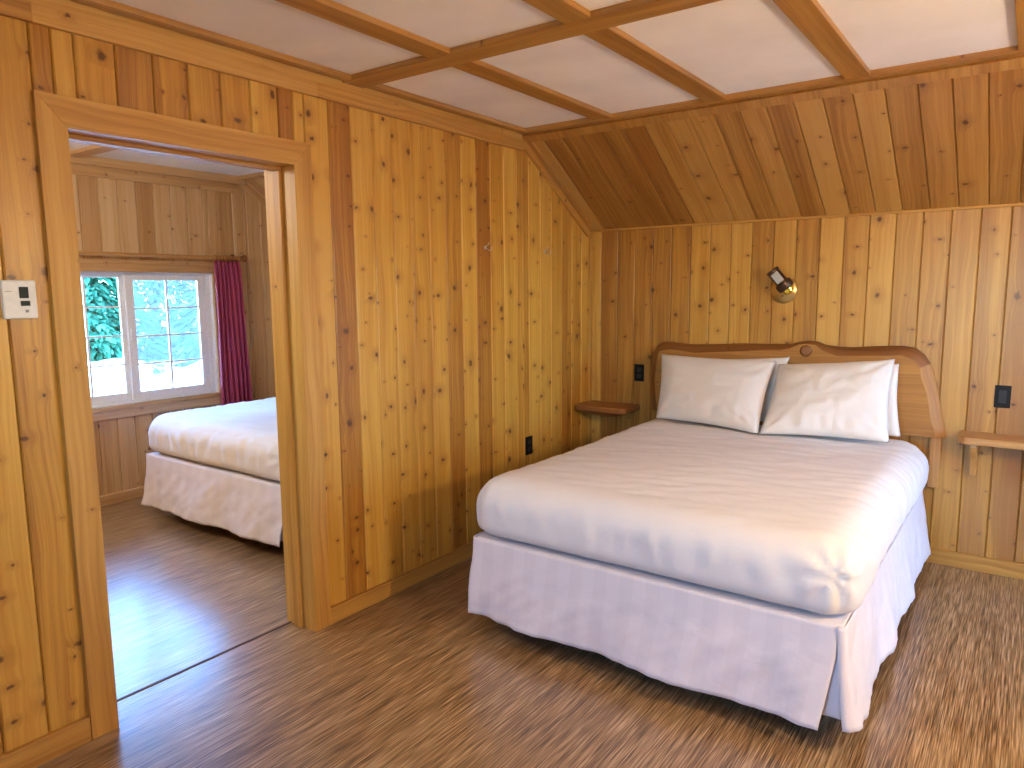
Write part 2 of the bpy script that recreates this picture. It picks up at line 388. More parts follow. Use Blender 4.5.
# back wall (both rooms)
m = MB()
es = edges(0, XR, 0.08)
for a, c in zip(es, es[1:]): m.board(X, Z, -Y, (a, 0.015, 0), c-a, 0, ZT+0.02)
m.box((0, 0.015, 0), (XR+0.15, 0.16, ZT+0.25), 2)
structure(m.build('wall_back', M['wallback']))
m = MB()
es = edges(X2, WI, -0.2)
for a, c in zip(es, es[1:]): m.board(X, Z, -Y, (a, 0.015, 0), c-a, 0, ZT+0.02)
m.box((X2-0.15, 0.015, 0), (WI, 0.16, ZT+0.25), 2)
structure(m.build('wall_back_second_room', M['room2']))

# sloped ceilings
sl = Vector((0, YS, ZC-ZT)); SL = sl.length; sv = sl.normalized(); sn = X.cross(sv)
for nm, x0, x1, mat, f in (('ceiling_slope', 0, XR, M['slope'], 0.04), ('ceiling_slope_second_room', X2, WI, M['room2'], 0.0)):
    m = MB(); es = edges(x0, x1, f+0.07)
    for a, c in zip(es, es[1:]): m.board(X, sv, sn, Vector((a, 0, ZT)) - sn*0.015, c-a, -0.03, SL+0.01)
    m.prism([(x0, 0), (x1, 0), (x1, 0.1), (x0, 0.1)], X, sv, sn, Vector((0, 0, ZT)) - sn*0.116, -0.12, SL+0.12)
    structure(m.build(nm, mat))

# flat ceilings
CP = ZC+0.022
m = MB(); m.box((-0.02, YF-0.15, CP), (XR+0.15, YS+0.005, CP+0.08), 1); structure(m.build('ceiling', M['panel']))
m = MB(); m.box((X2-0.15, YF2-0.15, CP), (WI+0.02, YS+0.005, CP+0.08), 1); structure(m.build('ceiling_second_room', M['panel']))
# ceiling battens, each a length of timber
def batten(a, b, long, i):
    m = MB(); m.box(a, b, long); structure(m.build('trim_%d' % i, M['beam'], bevel=0.002))
k = 2
bx = [0.52, 1.135, 1.765, 2.385, 3.0]
for x in bx:
    w = 0.1
    batten((x, YF, ZC), (x+w, -2.19, CP), 1, k); k += 1
    batten((x, -2.07, ZC), (x+w, YS-0.06, CP), 1, k); k += 1
batten((0.0, -2.19, ZC-0.002), (XR, -2.07, CP), 0, k); k += 1
batten((0.0, -3.35, ZC-0.002), (XR, -3.46, CP), 0, k); k += 1
batten((0.02, YF, ZC), (0.065, YS, CP), 1, k); k += 1
batten((0.02, YS-0.06, ZC-0.004), (XR, YS+0.012, CP), 0, k); k += 1
# frieze board under the ceiling on the left wall, with the shadow step above it
m = MB()
for a, c in ((YF, -3.40), (-3.40, -2.335), (-2.335, YS)): m.box((0, a, 2.305), (T, c, 2.362), 1)
m.box((0, YF, 2.362), (0.006, YS, ZC+0.01), 1)
structure(m.build('trim_%d' % k, M['trim'], bevel=0.002)); k += 1
# strip along top of slope
m = MB(); m.prism([(0, 0), (XR, 0), (XR, 0.016), (0, 0.016)], X, sv, sn, (0, 0, ZT), SL-0.055, SL+0.0); structure(m.build('trim_%d' % k, M['beam'], bevel=0.002)); k += 1
# strip at foot of slope on back wall
m = MB(); m.box((0, -T, ZT), (1.9, 0, ZT+0.05), 0); m.box((1.9, -T, ZT), (XR, 0, ZT+0.05), 0); structure(m.build('trim_%d' % k, M['trim'], bevel=0.002)); k += 1
# slope edge strips on left wall and on slope
m = MB(); m.prism([(0, 0), (0.045, 0), (0.045, 0.016), (0, 0.016)], X, sv, sn, Vector((0, 0, ZT)), 0.02, SL-0.05); structure(m.build('trim_%d' % k, M['beam'], bevel=0.002)); k += 1
m = MB(); m.prism([(0, 0), (0.016, 0), (0.016, 0.045), (0, 0.045)], X, sv, sn, Vector((0, 0, ZT)) + sn*0.016, 0.03, SL-0.03); structure(m.build('trim_%d' % k, M['trim'], bevel=0.002)); k += 1
# corner strip
m = MB(); m.box((0, -0.035, 0.08), (0.012, 0, ZT), 2); structure(m.build('trim_%d' % k, M['trim'], bevel=0.002)); k += 1
# baseboards
m = MB(); m.box((0, -2.387, 0), (T, -0.0, 0.078), 1); structure(m.build('baseboard_left', M['trim'], bevel=0.003))
m = MB(); m.box((0, YF, 0), (T, D0-0.09, 0.085), 1); structure(m.build('baseboard_left_front', M['trim'], bevel=0.003))
m = MB(); m.box((T, -T, 0), (XR, 0, 0.08), 0); structure(m.build('baseboard_back', M['trim'], bevel=0.003))

# ------------------------------------------------------------------ doorway
door = structure_empty('door_1', (0, D0, 0))
CW = 0.088; ZH = 2.108
m = MB(); m.poly([(0, D0-CW, 0), (0, D0, 0), (0, D0, DZ), (0, D0-CW, ZH)], X, T, (0, 0, 1)); m.build('casing', M['trim'], door, bevel=0.0015)
m = MB(); m.poly([(0, D1, 0), (0, D1+CW, 0), (0, D1+CW, ZH), (0, D1, DZ)], X, T, (0, 0, 1)); m.build('casing', M['trim'], door, bevel=0.0015)
m = MB(); m.poly([(0, D0, DZ), (0, D1, DZ), (0, D1+CW, ZH), (0, D0-CW, ZH)], X, T, (0, 1, 0)); m.build('casing', M['trim'], door, bevel=0.0015)
m = MB(); m.box((WI-0.015, D0-0.02, 0), (T-0.002, D0-0.001, DZ), 2); m.build('jamb', M['trim'], door)
m = MB(); m.box((WI-0.015, D1+0.001, 0), (T-0.002, D1+0.02, DZ), 2); m.build('jamb', M['trim'], door)
m = MB(); m.box((WI-0.015, D0-0.02, DZ+0.001), (T-0.002, D1+0.02, DZ+0.02), 1); m.build('jamb', M['trim'], door)
for y0, y1 in ((D0-0.001, D0+0.014), (D1-0.014, D1+0.001)):
    m = MB(); m.box((-0.115, y0, 0), (-0.065, y1, DZ-0.014), 2); m.build('door_stop', M['trim'], door, bevel=0.003)
m = MB(); m.box((-0.115, D0, DZ-0.014), (-0.065, D1, DZ+0.001), 1); m.build('door_stop', M['trim'], door, bevel=0.003)
for y0, y1 in ((D0-CW, D0-0.002), (D1+0.002, D1+CW)):
    m = MB(); m.box((WI-T, y0, 0), (WI, y1, ZH), 2); m.build('casing', M['trim'], door)
m = MB(); m.box((WI-T, D0-0.002, DZ+0.002), (WI, D1+0.002, ZH), 1); m.build('casing', M['trim'], door)

# ------------------------------------------------------------------ other walls
# window wall of second room, with opening
WY0, WY1, WZ0, WZ1 = -2.40, -1.14, 0.70, 1.65
m = MB()
def zt2(y): return ztop(y)
def wb(ys, z0, tf):
    for a, c in zip(ys, ys[1:]): m.board(Y, Z, X, (X2-0.015, a, 0), c-a, z0, (lambda s, a=a: tf(a+s)))
F2 = -2.078
wb(edges(YF2, WY0, F2), 0, zt2); wb(edges(WY0, WY1, F2), 0, lambda y: WZ0); wb(edges(WY0, WY1, F2), WZ1, zt2)
wb(edges(WY1, YS, F2), 0, zt2); wb(edges(YS, 0, F2), 0, zt2)
xo = X2-0.16; xi = X2-0.015
m.box((xo, YF2-0.15, 0), (xi, WY0-0.012, ZC+0.05), 2); m.box((xo, WY1+0.012, 0), (xi, YS, ZC+0.05), 2)
m.box((xo, WY0-0.012, 0), (xi, WY1+0.012, WZ0-0.012), 2); m.box((xo, WY0-0.012, WZ1+0.012), (xi, WY1+0.012, ZC+0.05), 2)
m.prism([(YS, 0), (0, 0), (0, ZT), (YS, ZC+0.03)], Y, X, Z, (0, 0, 0), xo, xi)
structure(m.build('wall_window_second_room', M['room2']))
m = MB(); m.box((X2-0.15, YF2-0.15, 0), (WI, YF2, ZC+0.05), 2); structure(m.build('wall_front_second_room', M['room2']))
m = MB(); m.box((X2, YF2, 2.29), (X2+T, YS-0.05, 2.36), 1); m.box((X2, YF2, 2.36), (X2+0.045, YS, CP), 1)
structure(m.build('trim_%d' % k, M['room2'], bevel=0.002)); k += 1
m = MB(); m.prism([(0, 0), (0.016, 0), (0.016, 0.05), (0, 0.05)], X, sv, sn, Vector((X2, 0, ZT)) + sn*0.0, 0.03, SL-0.0)
structure(m.build('trim_%d' % k, M['room2'], bevel=0.002)); k += 1
m = MB(); m.box((X2, YS-0.06, ZC-0.004), (WI, YS+0.012, CP), 0); structure(m.build('trim_%d' % k, M['room2'], bevel=0.002)); k += 1
for x in (-2.2, -1.58, -0.96):
    m = MB(); m.box((x, YF2, ZC), (x+0.1, YS-0.06, CP), 1); structure(m.build('trim_%d' % k, M['room2'], bevel=0.002)); k += 1
m = MB(); m.box((X2+0.045, -2.16, ZC-0.002), (WI, -2.06, CP), 0); structure(m.build('trim_%d' % k, M['room2'], bevel=0.002)); k += 1
m = MB(); m.box((X2, YF2, 0), (X2+T, 0, 0.075), 1); structure(m.build('baseboard_second_room', M['room2'], bevel=0.003))

# right wall with a glazed patio door opening (outside the frame, lets the daylight in)
PY0, PY1, PZ = -1.0, -0.55, 2.0
def pl_wall(m, a, b): m.box(a, b, 2)
m = MB(); pl_wall(m, (XR, YF, 0), (XR+0.15, PY0, ZC+0.05)); pl_wall(m, (XR, PY1, 0), (XR+0.15, 0.15, ZC+0.05)); pl_wall(m, (XR, PY0, PZ), (XR+0.15, PY1, ZC+0.05))
structure(m.build('wall_right', M['wallback']))
# front wall; unseen window opening added behind the camera for cool fill light
FX0, FX1, FZ0, FZ1 = 1.7, 2.5, 1.05, 1.9
m = MB()
pl_wall(m, (0, YF-0.15, 0), (FX0, YF, ZC+0.05)); pl_wall(m, (FX1, YF-0.15, 0), (XR+0.15, YF, ZC+0.05)); pl_wall(m, (FX0, YF-0.15, 0), (FX1, YF, FZ0)); pl_wall(m, (FX0, YF-0.15, FZ1), (FX1, YF, ZC+0.05))
structure(m.build('wall_front', M['wallback']))
def simple_glazing(name, loc, a, b, axis):
    e = structure_empty(name, loc); a = Vector(a); b = Vector(b); fwid = 0.07; o = 1-axis
    m = MB()
    p = a.copy(); q = b.copy(); q[o] = a[o]+fwid; m.box(p, q)
    p = a.copy(); q = b.copy(); p[o] = b[o]-fwid; m.box(p, q)
    p = a.copy(); q = b.copy(); p[o] += fwid; q[o] -= fwid; q[2] = a[2]+fwid; m.box(p, q)
    p = a.copy(); q = b.copy(); p[o] += fwid; q[o] -= fwid; p[2] = b[2]-fwid; m.box(p, q)
    m.build('frame', M['vinyl'], e)
    m = MB(); mid = (a[axis]+b[axis])/2; p = a.copy(); q = b.copy(); p[o] += fwid; q[o] -= fwid; p[2] += fwid; q[2] -= fwid; p[axis] = mid-0.003; q[axis] = mid+0.003
    m.box(p, q); m.build('glass', M['glass'], e)
simple_glazing('door_2', (XR+0.05, PY0, 0), (XR+0.04, PY0, 0), (XR+0.09, PY1, PZ), 0)
simple_glazing('window_fill', (FX0, YF-0.05, FZ0), (FX0, YF-0.09, FZ0), (FX1, YF-0.04, FZ1), 1)
# ------------------------------------------------------------------ window of the second room
win = structure_empty('window_1', (X2, WY0, WZ0))
m = MB()
m.box((xo, WY0-0.012, WZ0-0.012), (X2-0.001, WY1+0.012, WZ0), 1); m.box((xo, WY0-0.012, WZ1), (X2-0.001, WY1+0.012, WZ1+0.012), 1)
m.box((xo, WY0-0.012, WZ0), (X2-0.001, WY0, WZ1), 2); m.box((xo, WY1, WZ0), (X2-0.001, WY1+0.012, WZ1), 2)
m.build('reveal', M['vinyl'], win)
m = MB()
m.box((X2, WY0-0.07, WZ1), (X2+0.018, WY1+0.055, WZ1+0.088), 1); m.box((X2, WY1, WZ0-0.03), (X2+0.018, WY1+0.055, WZ1), 2); m.box((X2, WY0-0.07, WZ0-0.03), (X2+0.018, WY0, WZ1), 2)
m.build('window_casing', M['room2'], win, bevel=0.002)
m = MB(); m.box((X2-0.03, WY0-0.07, WZ0-0.03), (X2+0.03, WY1+0.055, WZ0-0.002), 1); m.box((X2, WY0-0.05, WZ0-0.09), (X2+0.016, WY1+0.05, WZ0-0.03), 1)
m.build('sill', M['room2'], win, bevel=0.003)
fx0, fx1 = X2-0.10, X2-0.035
def ring(m, x0, x1, y0, y1, z0, z1, wl_, wr, wb_, wt):
    m.box((x0, y0, z0), (x1, y0+wl_, z1), 2); m.box((x0, y1-wr, z0), (x1, y1, z1), 2)
    m.box((x0, y0+wl_, z0), (x1, y1-wr, z0+wb_), 1); m.box((x0, y0+wl_, z1-wt), (x1, y1-wr, z1), 1)
m = MB(); ring(m, fx0, fx1, WY0, WY1, WZ0, WZ1, 0.04, 0.04, 0.02, 0.02); m.build('frame', M['vinyl'], win, bevel=0.003)
def sash(x0, x1, y0, y1, screen):
    m = MB(); ring(m, x0, x1, y0, y1, WZ0+0.02, WZ1-0.02, 0.06, 0.06, 0.055, 0.04 if screen else 0.02); s = m.build('sash', M['vinyl'], win, bevel=0.003)
    xm = (x0+x1)/2; gy0, gy1, gz0, gz1 = y0+0.06, y1-0.06, WZ0+0.075, WZ1-(0.06 if screen else 0.04)
    m = MB(); m.box((xm-0.003, gy0, gz0), (xm+0.003, gy1, gz1), 2); m.build('glass', M['glass'], s)
    m = MB(); ym = (gy0+gy1)/2; m.box((xm-0.006, ym-0.007, gz0), (xm+0.006, ym+0.007, gz1), 2)
    for i in (1, 2, 3):
        zz = gz0+(gz1-gz0)*i/4; m.box((xm-0.006, gy0, zz-0.006), (xm+0.006, ym-0.007, zz+0.006), 1); m.box((xm-0.006, ym+0.007, zz-0.006), (xm+0.006, gy1, zz+0.006), 1)
    m.build('muntins', M['vinyl'], s)
    if screen:
        m = MB(); m.box((fx0+0.004, gy0-0.02, gz0-0.02), (fx0+0.006, gy1+0.02, gz1+0.02), 2); m.build('insect_screen', M['screen'], s)
sash(fx0+0.012, fx0+0.034, WY0+0.04, -1.77, False)
sash(fx1-0.028, fx1-0.004, -1.80, WY1-0.04, True)
m = MB(); m.box((fx1-0.002, -1.785, 1.16), (fx1+0.012, -1.765, 1.24), 2); m.build('latch', M['vinyl'], win, bevel=0.002)

# ------------------------------------------------------------------ curtain and rod
rod = thing('curtain_rod', (X2+0.075, -0.86, 1.768), 'wooden curtain rod with dark turned finial above the far window', 'curtain rod')
XRD = X2+0.075; ZRD = 1.768
m = MB(); m.tube([(XRD, -2.95, ZRD), (XRD, -0.93, ZRD)], 0.014, 14); m.build('rod', M['shelf'], rod, smooth='angle')
m = MB(); m.lathe([(0.012, 0), (0.02, 0.008), (0.012, 0.018), (0.024, 0.03), (0.03, 0.045), (0.024, 0.06), (0.0, 0.07)], (XRD, -0.935, ZRD), (0, 1, 0), 16); m.build('finial', M['edge'], rod, smooth=True)
m = MB(); m.box((X2+0.001, -0.965, ZRD-0.03), (X2+0.012, -0.940, ZRD+0.03), 2); m.tube([(X2+0.01, -0.953, ZRD-0.005), (XRD, -0.953, ZRD-0.018)], 0.008, 8); m.build('bracket', M['bronze'], rod)
for i in range(7):
    y = -1.145+i*0.028; m = MB(); pts = [(XRD+0.021*math.cos(t), y, ZRD-0.004+0.021*math.sin(t)) for t in [j*math.pi/8 for j in range(17)]]
    m.tube(pts, 0.003, 6); m.build('ring', M['edge'], rod, smooth=True)
def cur(u, v):
    z = 1.742 - v*1.22
    y0, y1 = -1.165-0.01*v, -0.935+0.045*v
    y = y0+(y1-y0)*u
    amp = 0.017+0.012*v
    x = XRD+0.0 + amp*math.sin(u*2*math.pi*6.5+0.6*math.sin(v*2)) + 0.006*math.sin(u*9+v*4)
    if v < 0.05: x = XRD + (x-XRD)*(0.6+8*v)
    return Vector((x, y+0.006*math.sin(u*2*math.pi*6.5+1.5), z))
m = MB(); m.grid(cur, 120, 40, (0.6, 1.3)); cu = m.build('curtain', M['curtain'], smooth=True)
s_ = cu.modifiers.new('thick', 'SOLIDIFY'); s_.thickness = 0.003
tag(cu, 'burgundy pleated curtain hanging at right side of the far window', 'curtain')

# ------------------------------------------------------------------ beds
def fold(v, s, seed=0.0, oct_=3): return noise.fractal(Vector((v[0]*s[0], v[1]*s[1], v[2]*s[2])) + Vector((seed, seed*1.7, 0)), 0.9, 2.0, oct_)
def bed(x0, x1, yf, yh, seed, label, clabel, head_dir=0):
    """footprint x0..x1, foot face yf, head yh. mattress z .43-.69"""
    cx = (x0+x1)/2
    root = thing('bed', (cx, (yf+yh)/2, 0), label, 'bed', None)
    # box spring and frame
    m = MB(); m.box((x0+0.05, yf+0.04, 0.17), (x1-0.05, yh, 0.42), 1); m.build('box_spring', M['boxspring'], root, bevel=0.02)
    m = MB(); m.box((x0+0.07, yf+0.07, 0.13), (x1-0.07, yf+0.11, 0.17), 0); m.box((x0+0.07, yf+0.11, 0.13), (x0+0.11, yh-0.02, 0.17), 1); m.box((x1-0.11, yf+0.11, 0.13), (x1-0.07, yh-0.02, 0.17), 1)
    m.build('frame', M['rubber'], root)
    for lx, ly in ((x0+0.14, yf+0.16), (x1-0.14, yf+0.16), (x0+0.14, yh-0.2), (x1-0.14, yh-0.2)):
        m = MB(); m.lathe([(0.03, 0), (0.035, 0.02), (0.035, 0.13)], (lx, ly, 0), seg=14); m.build('leg', M['rubber'], root, smooth='angle')
    # skirt deck edge (band under the mattress)
    m = MB(); z0, z1 = 0.365, 0.428
    pts = [(x0+0.022, yh), (x0+0.022, yf+0.03), (x0+0.03, yf+0.018), (x1-0.03, yf+0.018), (x1-0.022, yf+0.03), (x1-0.022, yh)]
    A = [m.bm.verts.new((p[0], p[1], z0)) for p in pts]; B = [m.bm.verts.new((p[0], p[1], z1)) for p in pts]
    m.bm.faces.new(B); m.bm.faces.new(A[::-1])
    for i in range(len(pts)):
        j = (i+1) % len(pts); m.bm.faces.new((A[i], A[j], B[j], B[i]))
    m.build('skirt_band', M['skirt'], root, bevel=0.006)
    # skirt panels
    def panel(P, Q, out, nseed, corner=False, flare=0.045, slantP=0.0, slantQ=0.0, hem=0.075, hemamp=0.005, amp=0.02, rag=0.0, wrap=0.0):
        P = Vector(P); Q = Vector(Q); out = Vector(out); L = (Q-P).length; d = (Q-P).normalized()
        def fn(u, v):
            top = 0.428; hz = hem + 0.5*hemamp*fold((u*L, 0, nseed), (1.6, 1, 1)) + rag*abs(math.sin(u*L*5.5+nseed))
            z = top+(hz-top)*v
            s = u*L + (slantP*(1-u) + slantQ*u)*(max(0, (v-0.3)/0.7) if corner else v*v)
            w = fold((u*L, v*0.5, nseed), (4.0, 1.0, 1))*amp*v + amp*0.5*v*math.sin(u*L*11+v*2.2+nseed) + 0.008*fold((u*L+v*0.25, v, nseed), (10, 2.5, 1))*min(1, v*3)
            o_ = 0.006 + flare*v**1.2 + w
            if wrap:
                if s < wrap: p = P - out*(wrap-s)
                else: p = P + d*(s-wrap)
                bl_ = max(0, min(1, (s-wrap+0.012)/0.024)); p = p + out*o_*(0.65+0.35*bl_) - d*o_*0.5*(1-bl_)
            else: p = P + d*s + out*o_
            return Vector((p.x, p.y, z))
        m = MB(); m.grid(fn, max(8, int(L/0.015)), 22, (L, 0.35)); o = m.build('skirt', M['skirt'], root, smooth=True)
        md = o.modifiers.new('thick', 'SOLIDIFY'); md.thickness = 0.003; return o
    panel((x0+0.018, yf+0.014, 0), (x1-0.038, yf+0.014, 0), (0, -1, 0), seed, slantP=-0.01, slantQ=-0.035, hem=0.088, corner=True)
    panel((x1-0.022, yf+0.008, 0), (x1-0.022, yh, 0), (1, 0, 0), seed+3, slantP=0.0, hem=0.088, hemamp=0.010, amp=0.016, rag=0.010, flare=0.052, corner=True, wrap=0.022)
    panel((x0+0.02, yh, 0), (x0+0.02, yf+0.02, 0), (-1, 0, 0), seed+5, slantQ=0.0, hem=0.088, flare=0.025)
    panel((x1-0.16, yf+0.035, 0), (x1-0.02, yf+0.035, 0), (0, -1, 0), seed+7, hem=0.105, flare=0.008, amp=0.004)
    # bed cover (tucked sheet over the mattress)
    zb, zt = 0.442, 0.688
    hx, hy, hz = (x1-x0)/2, (yh-yf)/2, (zt-zb)/2
    C = Vector((cx, (yf+yh)/2, (zb+zt)/2))
    bm = bmesh.new(); uvl = bm.loops.layers.uv.new('UVMap')
    cache = {}
    def vert(x, y, z):
        key = (round(x, 4), round(y, 4), round(z, 4))
        if key in cache: return cache[key]
        rT, rB = 0.122, 0.05
        inner = Vector((max(-hx+rT, min(hx-rT, x)), max(-hy+rT, min(hy-rT, y)), max(-hz+rB, min(hz-rT, z))))
        q = Vector((x, y, z)); d = q-inner
        if z >= inner.z-1e-6 or d.length < 1e-6:
            n = d.normalized() if d.length > 1e-6 else Vector((0, 0, 1)); p = inner + n*rT if d.length > 1e-6 else q
        else:
            dp = Vector((d.x, d.y, 0)); a_ = min(1, dp.length/rT); ph = math.atan2(-d.z/rB, a_)
            dr = dp.normalized() if dp.length > 1e-6 else Vector((0, 0, 0))
            n = dr*math.cos(ph) + Vector((0, 0, -math.sin(ph)))
            p = Vector((inner.x, inner.y, -hz+rB)) + dr*(rT-rB+rB*math.cos(ph)) + Vector((0, 0, -rB*math.sin(ph)))
            if dp.length <= 1e-6: p = q
        # keep flats on the box faces
        w = C+p
        side = math.sqrt(max(0, 1-n.z*n.z))
        topw = max(0.0, n.z)
        disp = 0.0
        # crown + soft quilting of the top
        disp += topw*(0.014*(1-(x/hx)**2)*(1-(y/hy)**2) + 0.006*fold(w, (2.2, 1.6, 2), seed))
        # long drag wrinkles on top, mostly across the bed, stronger towards the head
        t = (y+hy)/(2*hy)
        wv = fold((w.x*1.0+w.y*0.8, w.y-0.25*w.x, 0), (1.6, 11, 1), seed+2)
        disp += topw*(0.0030+0.0065*t)*(1-abs(wv)*2.2)
        wv2 = fold((w.x+0.6*w.y, w.y*0.6-w.x*0.5, 0), (2, 9, 1), seed+9); disp += topw*0.003*(1-abs(wv2)*2)
        # gathers on the sides
        s = w.x if abs(n.y) > abs(n.x) else w.y
        hh = max(0.0, 1-abs(z+0.01)/(hz*1.15))
        disp += side*(0.009*fold((s+0.25*w.z, w.z, 0), (17, 2.5, 1), seed+4) + 0.004*math.sin(s*62+5*fold((s, w.z, 0), (4, 2, 1), seed)))*hh
        disp += side*0.010*fold((s, w.z, 0), (2.0, 2.0, 1), seed+6)
        disp += side*0.006*math.cos(z/hz*1.4)
        # hospital corner pinch at the foot right
        pc = Vector((x1-0.05, yf, 0.585)); dv = w-pc; rd = dv.length
        if rd < 0.3:
            ang = math.atan2(dv.z, dv.x+0.4*dv.y)
            disp += 0.013*math.exp(-(rd/0.11)**2)*math.sin(ang*7+1) - 0.02*math.exp(-(rd/0.035)**2)
        p2 = w + n*disp
        if z < -hz*0.3: p2.z -= 0.005*side*(0.5+fold((s, 0, 0), (1.5, 1, 1), seed+8))
        v = bm.verts.new(p2); cache[key] = v; return v
    st = 0.02
    nx, ny, nz = int(2*hx/st), int(2*hy/st), 14
    xs = [-hx+2*hx*i/nx for i in range(nx+1)]; ys = [-hy+2*hy*i/ny for i in range(ny+1)]; zs = [-hz+2*hz*i/nz for i in range(nz+1)]
    def face(vs):
        try: f = bm.faces.new(vs); f.smooth = True
        except ValueError: pass
    for i in range(nx):
        for j in range(ny):
            face((vert(xs[i], ys[j], hz), vert(xs[i+1], ys[j], hz), vert(xs[i+1], ys[j+1], hz), vert(xs[i], ys[j+1], hz)))
            face((vert(xs[i], ys[j], -hz), vert(xs[i], ys[j+1], -hz), vert(xs[i+1], ys[j+1], -hz), vert(xs[i+1], ys[j], -hz)))
    for kk in range(nz):
        for i in range(nx):
            face((vert(xs[i], -hy, zs[kk]), vert(xs[i+1], -hy, zs[kk]), vert(xs[i+1], -hy, zs[kk+1]), vert(xs[i], -hy, zs[kk+1])))
            face((vert(xs[i+1], hy, zs[kk]), vert(xs[i], hy, zs[kk]), vert(xs[i], hy, zs[kk+1]), vert(xs[i+1], hy, zs[kk+1])))
        for j in range(ny):
            face((vert(hx, ys[j], zs[kk]), vert(hx, ys[j+1], zs[kk]), vert(hx, ys[j+1], zs[kk+1]), vert(hx, ys[j], zs[kk+1])))
            face((vert(-hx, ys[j+1], zs[kk]), vert(-hx, ys[j], zs[kk]), vert(-hx, ys[j], zs[kk+1]), vert(-hx, ys[j+1], zs[kk+1])))
    bmesh.ops.recalc_face_normals(bm, faces=bm.faces)
    me = bpy.data.meshes.new('bed_cover'); bm.to_mesh(me); bm.free(); me.materials.append(M['sheet'])
    o = bpy.data.objects.new('bed_cover', me); COL.objects.link(o); tag(o, clabel, 'bed cover')
    return root
bed(0.562, 2.105, -2.055, -0.075, 1.3, 'low bed with pale striped skirt standing against the slab headboard in the nearer room', 'smooth white sheet tucked over the mattress in front of the wooden slab headboard')
bed(-2.29, -0.74, -2.02, -0.075, 11.7, 'bed with white skirt seen through the doorway, beside the burgundy curtain', 'white bluish sheet tucked over the mattress seen through the doorway')

# ------------------------------------------------------------------ pillows (four corners, thickness)
def pillow(bl, br, tr, tl, th, seed, label):
    bl, br, tr, tl = map(Vector, (bl, br, tr, tl))
    N = ((br-bl)+(tr-tl)).cross((tl-bl)+(tr-br)).normalized()   # towards the room
    U = ((br-bl)+(tr-tl)).normalized(); W = ((tl-bl)+(tr-br)).normalized()
    n = 44; m = MB()
    def surf(sgn):
        def fn(a, c):
            u, v = 2*a-1, 2*c-1
            uu = u*(1-0.045*math.cos(v*math.pi/2)); vv = v*(1-0.06*math.cos(u*math.pi/2))
            s, t = (uu+1)/2, (vv+1)/2
            p = (bl*(1-s)+br*s)*(1-t) + (tl*(1-s)+tr*s)*t
            h = ((1-abs(u)**2.6)*(1-abs(v)**2.6)); h = max(h, 0)**0.55
            w = 0.0
            edge = min(1, (1-max(abs(u), abs(v)))*6)
            if sgn > 0:
                w = 0.010*fold((u, v, 0), (1.8, 1.8, 1), seed) + 0.004*fold((u, v, 0), (5, 2.4, 1), seed+5)
                for cu_, cv_ in ((-1, -1), (1, -1), (1, 1), (-1, 1)):
                    du, dv = u-cu_, v-cv_; rr = math.hypot(du, dv)
                    w += 0.006*math.exp(-(rr/0.55)**2)*math.sin(math.atan2(dv, du)*11+seed)
                w += 0.0025*math.exp(-((v+0.8)/0.3)**2)*math.sin(u*26+2*math.sin(u*5+seed))
            else: h *= 0.75
            return p + N*sgn*(th*0.5*h) + N*w*edge
        return fn
    m.grid(surf(1), n, n); m.grid(surf(-1), n, n)
    bmesh.ops.remove_doubles(m.bm, verts=m.bm.verts, dist=0.0006)
    o = m.build('pillow', M['pillow'], smooth=True); tag(o, label, 'pillow'); return o
pillow((0.679, -0.387, 0.715), (1.342, -0.538, 0.715), (1.328, -0.200, 1.082), (0.607, -0.170, 1.087), 0.17, 2.0, 'left white pillow at the front, nearest the small dark shelf')
pillow((1.347, -0.535, 0.715), (1.957, -0.406, 0.715), (1.932, -0.190, 1.122), (1.337, -0.190, 1.064), 0.17, 6.0, 'right white pillow at the front, nearest the right outlet')
pillow((0.66, -0.20, 0.72), (1.33, -0.20, 0.72), (1.378, -0.100, 1.099), (0.66, -0.09, 1.06), 0.09, 9.0, 'white pillow tucked behind the front left pillow')
pillow((1.36, -0.20, 0.72), (1.985, -0.22, 0.715), (1.943, -0.115, 1.090), (1.40, -0.10, 1.06), 0.09, 14.0, 'white pillow tucked behind the front right pillow, showing at its right edge')

# ------------------------------------------------------------------ headboard
hb = thing('headboard', (1.3, -0.03, 0.70), 'live-edge wooden slab headboard with dark wavy rim fixed to the back wall', 'headboard')
outer = [(0.487, 0.70), (0.474, 0.78), (0.47, 0.90), (0.474, 1.0), (0.486, 1.08), (0.515, 1.13), (0.57, 1.156), (0.63, 1.153), (0.70, 1.146), (0.78, 1.144), (0.9, 1.15), (1.0, 1.157), (1.1, 1.162), (1.22, 1.163), (1.31, 1.166), (1.365, 1.17), (1.41, 1.183), (1.46, 1.192), (1.51, 1.187), (1.55, 1.17), (1.62, 1.163), (1.70, 1.162), (1.80, 1.172), (1.88, 1.178), (1.95, 1.18), (2.005, 1.17), (2.045, 1.14), (2.08, 1.09), (2.10, 1.03), (2.12, 0.95), (2.135, 0.88), (2.152, 0.80), (2.168, 0.74), (2.172, 0.70)]
ins = [0.05]*5 + [0.052, 0.05, 0.045, 0.043, 0.045, 0.05, 0.045, 0.04, 0.036, 0.03, 0.024, 0.016, 0.014, 0.018, 0.03, 0.045, 0.048, 0.048, 0.05, 0.052, 0.055, 0.055, 0.055, 0.055, 0.052, 0.05, 0.05, 0.048, 0.05]
n_ = len(outer); inner = []
